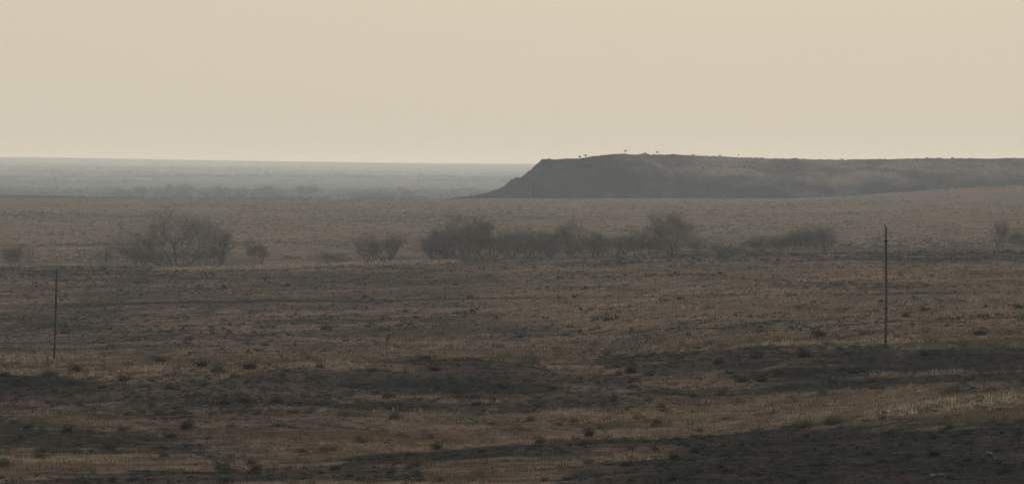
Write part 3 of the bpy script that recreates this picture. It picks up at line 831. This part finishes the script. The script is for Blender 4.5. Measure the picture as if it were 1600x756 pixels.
# ------------------------------------------------------------------ grass
def grass(name, n, d0, d1, blades, hgt, wid, label, seed, spread=.18, only_pale=False):
    r = np.random.default_rng(seed)
    D = np.sqrt(d0 ** 2 + r.random(n) * (d1 ** 2 - d0 ** 2)); px = r.uniform(-330, 1930, n)
    z, py, L, K, Rd = field_at(px, D); Xw = (px - 800) / F * D
    pt = fbm(Xw / 5, D / 5, 3, 401)
    kp = r.random(n) < np.clip(.42 + .6 * L - .75 * K + .5 * pt - .12 * Rd, .05, 1)
    if only_pale: kp = (L > .5) & (r.random(n) < (L - .3) * 1.5) & ((py < 590) | ((np.abs(py - np.interp(px, [1360, 1440, 1520, 1600, 1800], [650, 637, 629, 623, 612])) < 8 + 3 * pt) & (r.random(n) < np.clip((px - 1350) / 130, 0, 1))))
    D, z, L, K, Rd, Xw, pt = [q[kp] for q in (D, z, L, K, Rd, Xw, pt)]; n = len(D)
    hs = hgt * r.lognormal(0, .3, n) * (1 - .3 * K)
    tan = np.array([.140, .110, .097]); pale = np.array([.245, .203, .168]); redd = np.array([.125, .090, .073]); grey = np.array([.100, .096, .088])
    m = r.random(n)[:, None]
    col = np.where(m < .45, tan, np.where(m < .62, redd, grey))
    pl = (r.random(n) < np.clip(L * .62 - .08, 0, .75)); col[pl] = pale * r.uniform(.7, 1.15, (pl.sum(), 1))
    rd = (r.random(n) < Rd * .8); col[rd] = redd
    if only_pale: col[:] = np.array([.33, .295, .25]) * r.uniform(.5, 1.1, (n, 1))
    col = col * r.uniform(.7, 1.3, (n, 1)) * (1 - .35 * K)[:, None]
    B = blades
    ox = r.normal(0, spread, (n, B)); oy = r.normal(0, spread, (n, B)); a = r.uniform(0, 3.14, (n, B))
    h = hs[:, None] * r.uniform(.5, 1.15, (n, B)); w = wid * r.uniform(.6, 1.4, (n, B))
    lx = r.normal(0, .28, (n, B)) * h; ly = r.normal(0, .28, (n, B)) * h
    bx = Xw[:, None] + ox; by = D[:, None] + oy; bz = np.repeat(z[:, None] - .04, B, 1)
    dx = np.cos(a) * w; dy = np.sin(a) * w
    V = np.stack([np.stack([bx - dx, by - dy, bz], -1), np.stack([bx + dx, by + dy, bz], -1),
                  np.stack([bx + lx, by + ly, bz + h], -1)], 2)
    T = np.repeat((col[:, None, :] * r.uniform(.8, 1.2, (n, B, 1)))[:, :, None, :], 3, 2)
    V = V.reshape(-1, 3); T = T.reshape(-1, 3)
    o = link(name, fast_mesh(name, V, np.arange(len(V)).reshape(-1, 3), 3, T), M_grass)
    tag(o, label, 'grass', kind='stuff'); return len(V) // 3
nt_ = grass('near_grass', 46000, 106, 205, 12, .15, .016, 'dry tan and brown bunchgrass on the near slopes', 1)
nt_ += grass('swale_grass', 56000, 205, 330, 8, .19, .028, 'dry tan grass in the swale and along the bank crest', 2)
nt_ += grass('plateau_grass', 70000, 330, 860, 4, .26, .075, 'dry grass tufts across the open plateau', 3, .3)

nt_ += grass('pale_bunchgrass', 110000, 140, 285, 7, .20, .032, 'bleached pale grass tufts on the bank crests and near right rise', 4, .12, True)
nt_ += grass('crest_grass', 26000, 770, 858, 4, .34, .09, 'pale dry grass strip along the crest below the creek trees', 7, .3, True)

# ------------------------------------------------------------------ pale stones on the near right rise
def rock_mesh(seed):
    r = random.Random(seed)
    import bmesh
    bm = bmesh.new(); bmesh.ops.create_icosphere(bm, subdivisions=1, radius=1)
    for v in bm.verts: v.co *= r.uniform(.7, 1.2); v.co.z *= .55
    me = bpy.data.meshes.new('pale_rock'); bm.to_mesh(me); bm.free(); return me
M_rock, _n, _b = mat_new('pale_sandstone')
_c = nmix(_n, nramp(_n, nnoise(_n, nd(_n, 'ShaderNodeTexCoord').outputs['Object'], 3, 4), .35, .65), (.11, .095, .08), (.20, .17, .14)); _n.links.new(_c, _b.inputs['Base Color'])
rocks = [rock_mesh(k) for k in range(5)]
for m_ in rocks: m_.materials.append(M_rock)
RK = [(1380,645),(1372,650),(1430,634),(1452,633),(1470,631),(1498,628),(1505,630),(1516,627),(1530,627),(1548,624),(1560,624),(1572,621),(1585,623),(1592,620),(1540,638),(1562,640),(1460,643),(1545,711),(1458,746),(1471,745),(750,705)]
for i, (px, row) in enumerate(RK):
    D = find_D(px, row, 108, 300); p = spot(px, D); s_ = random.uniform(.07, .15)
    o = bpy.data.objects.new('pale_rock', rocks[i % 5]); C.objects.link(o)
    o.location = (p.x, p.y, p.z + .03 + s_ * .3); o.scale = (s_ * 1.3, s_, s_); o.rotation_euler = (0, 0, random.random() * 6)
    if px > 1300 and row < 660: tag(o, 'small pale rock among pale grass on top of the near right rise', 'rock', 'pale rocks on the near right rise')
    elif px == 750: tag(o, 'single tiny pale rock on the thin dark bank right of the small tuft bush', 'rock')
    else: tag(o, 'small pale rock low on the dark bank in the bottom right corner', 'rock', 'pale rocks in the bottom right corner')

# ------------------------------------------------------------------ poles
def lathe(prof, n=12, bend=None, slant=0.0):
    V = []; Fc = []
    for k, (z, r) in enumerate(prof):
        bx = bend(z) if bend else 0
        for j in range(n):
            t = 2 * math.pi * j / n
            zz = z + (slant * math.cos(t) if k == len(prof) - 1 else 0)
            V.append((bx + r * math.cos(t), r * math.sin(t), zz))
    for k in range(len(prof) - 1):
        for j in range(n):
            j2 = (j + 1) % n; a = k * n
            Fc += [(a + j, a + j2, a + n + j2), (a + j, a + n + j2, a + n + j)]
    c = len(V); V.append((bend(prof[-1][0]) if bend else 0, 0, prof[-1][0])); a = (len(prof) - 1) * n
    for j in range(n): Fc.append((a + j, a + (j + 1) % n, c))
    return fast_mesh('shaft', np.array(V), np.array(Fc), smooth=True)
def pole(px_base, row_base, px_top, row_top, D, w_px, bands, label, hook, wood):
    p = spot(px_base, D); z0 = -(row_base - YH) / F * D; z0 = min(z0, p.z + .05)
    H = -(row_top - YH) / F * D - z0; r = w_px / 2 / F * D
    lean = (px_top - px_base) / F * D
    bend = lambda z: lean * max(z, 0) / H + .025 * math.sin(z / H * 5)
    root = link('wooden_pole', None, loc=(p.x, p.y, z0)); tag(root, label, 'pole', 'wooden poles of an old line')
    prof = [(-.6, r * 1.06)] + [(H * t, r * (1.06 - .18 * t + .02 * math.sin(t * 23))) for t in np.linspace(0, 1, 14)]
    o = link('shaft', lathe(prof, 14, bend, slant=-r * .9), wood, root)
    for bz in bands:
        z = H * bz; rr = r * (1.06 - .18 * bz) * 1.12
        b = link('iron_band', lathe([(-.05, r * .5), (-.045, rr), (.045, rr), (.05, r * .5)], 14), M_iron, root); b.location = (bend(z), 0, z)
        bolt = link('bolt', lathe([(-.02, .022), (.10, .022), (.105, .035), (.13, .035)], 8), M_iron, b)
        bolt.scale = (1, 1, .6); bolt.rotation_euler = (0, R(-90), 0); bolt.location = (-rr * .9, 0, 0)
    if hook:
        h = link('wire_bracket', lathe([(-.35, .022), (.06, .022), (.08, .035), (.13, .035), (.16, .02)], 8), M_iron, root)
        h.location = (bend(H) - r * .75, -r * .3, H + .02); h.rotation_euler = (0, R(-14), 0)
    return root
pole(1383.5, 533, 1385, 354.5, 268, 4.3, [.88, .30], 'tall thick grey wooden pole with rust brown foot, at the right', True, M_pole)
pole(84.5, 558, 89, 421, 346, 2.9, [.60, .11], 'thin dark wooden pole leaning slightly right, near the left edge', False, M_pole_dark)

# pale stake at the grass edge
D = 838.0; p = spot(489, D)
st = link('pale_stake', lathe([(-.2, .09), (.3, .085), (.75, .07), (.95, .05)], 8, lambda z: -.06 * z), M_pale, None, (p.x, p.y, p.z))
tag(st, 'short pale wooden stake on the crest left of the paired dark trees', 'stake')

# ------------------------------------------------------------------ trees and post on the mesa rim
def rim_tree(px, h, w, gap, seed, label, name='juniper'):
    p = rim_spot(px)
    root = link(name, None, loc=p); tag(root, label, 'tree' if gap > .2 else 'bush', 'small trees on the mesa rim')
    V, Fc, t = clump(seed, 170, w / 2, h * (1 - gap), .34, np.array([.028, .030, .026]), .5, 0)
    V[:, 2] += h * gap
    c = link('crown', fast_mesh('crown', V, Fc, 3, t), M_sage, root)
    prof = [(-.4, .16), (h * gap * .5, .11), (h * gap + .4, .07)] if gap > .05 else [(-.4, .16), (h * .35, .12), (h * .6, .05)]
    tr = link('trunk', lathe(prof, 8, lambda z: .12 * math.sin(z)), M_bark, root)
RT = [
 (905, 2.6, 2.6, .30, 'leftmost small tree on the mesa rim, dark and compact'),
 (914, 2.6, 3.2, .55, 'flat topped little tree just right of the leftmost rim tree'),
 (978, 3.2, 3.4, .62, 'flat topped tree standing on the highest hump of the mesa'),
 (1012, 1.8, 3.2, .05, 'rounded low bush between the two flat topped trees on the mesa'),
 (1033, 3.0, 3.4, .62, 'flat topped tree on the level mesa rim right of the hump'),
 (1092, 1.5, 3.6, .05, 'low bush on the rim between flat topped tree and thin post'),
 (1134, 1.2, 2.6, .05, 'tiny low bush just left of the thin post on the rim'),
 (1268, 1.1, 2.6, .05, 'tiny low bush on the rim right of the thin post'),
 (1330, 1.2, 5.0, .05, 'low wide bush on the rim above the right dark hollow'),
 (1466, 1.5, 2.6, .05, 'dark low bush breaking the right rim line'),
 (1508, 1.1, 3.0, .05, 'rightmost tiny bush on the mesa rim line'),
]
for i, (px, h, w, g, lab) in enumerate(RT):
    rim_tree(px, h, w, g, 900 + i, lab, 'juniper' if g > .2 else 'rim_bush')
p = rim_spot(1163)
rp = link('rim_post', lathe([(-.5, .16), (3.1, .13), (3.2, .05)], 8), M_bark, None, p); tag(rp, 'thin lone upright post on the mesa rim', 'post')

# ------------------------------------------------------------------ haze
HZ = (-14000., 14000., -500., 26000., -60., 42.)
x0, x1, y0, y1, z0, z1 = HZ
V = np.array([(x, y, z) for z in (z0, z1) for y in (y0, y1) for x in (x0, x1)])
Q = np.array([(0, 2, 3, 1), (4, 5, 7, 6), (0, 1, 5, 4), (2, 6, 7, 3), (0, 4, 6, 2), (1, 3, 7, 5)])
hm = bpy.data.materials.new('dusty_air'); hm.use_nodes = True
n = hm.node_tree; n.nodes.clear()
ho = n.nodes.new('ShaderNodeOutputMaterial'); pv = n.nodes.new('ShaderNodeVolumePrincipled')
pv.inputs['Anisotropy'].default_value = .35; pv.inputs['Absorption Color'].default_value = (1, 1, 1, 1); pv.inputs['Color'].default_value = (.71, .82, 1.0, 1); pv.inputs['Density'].default_value = 8.3e-5
n.links.new(pv.outputs[0], ho.inputs['Volume'])
hz = link('haze', fast_mesh('haze', V, Q, 4), hm); hz['kind'] = 'stuff'; hz['label'] = 'pale dusty haze lying over the prairie'
print('grid', X.shape, 'zmin/max', Z.min(), Z.max(), 'bushes', ns, 'grass tris', nt_, 'total', sum(len(o.data.polygons) for o in S.objects if o.type == 'MESH'))
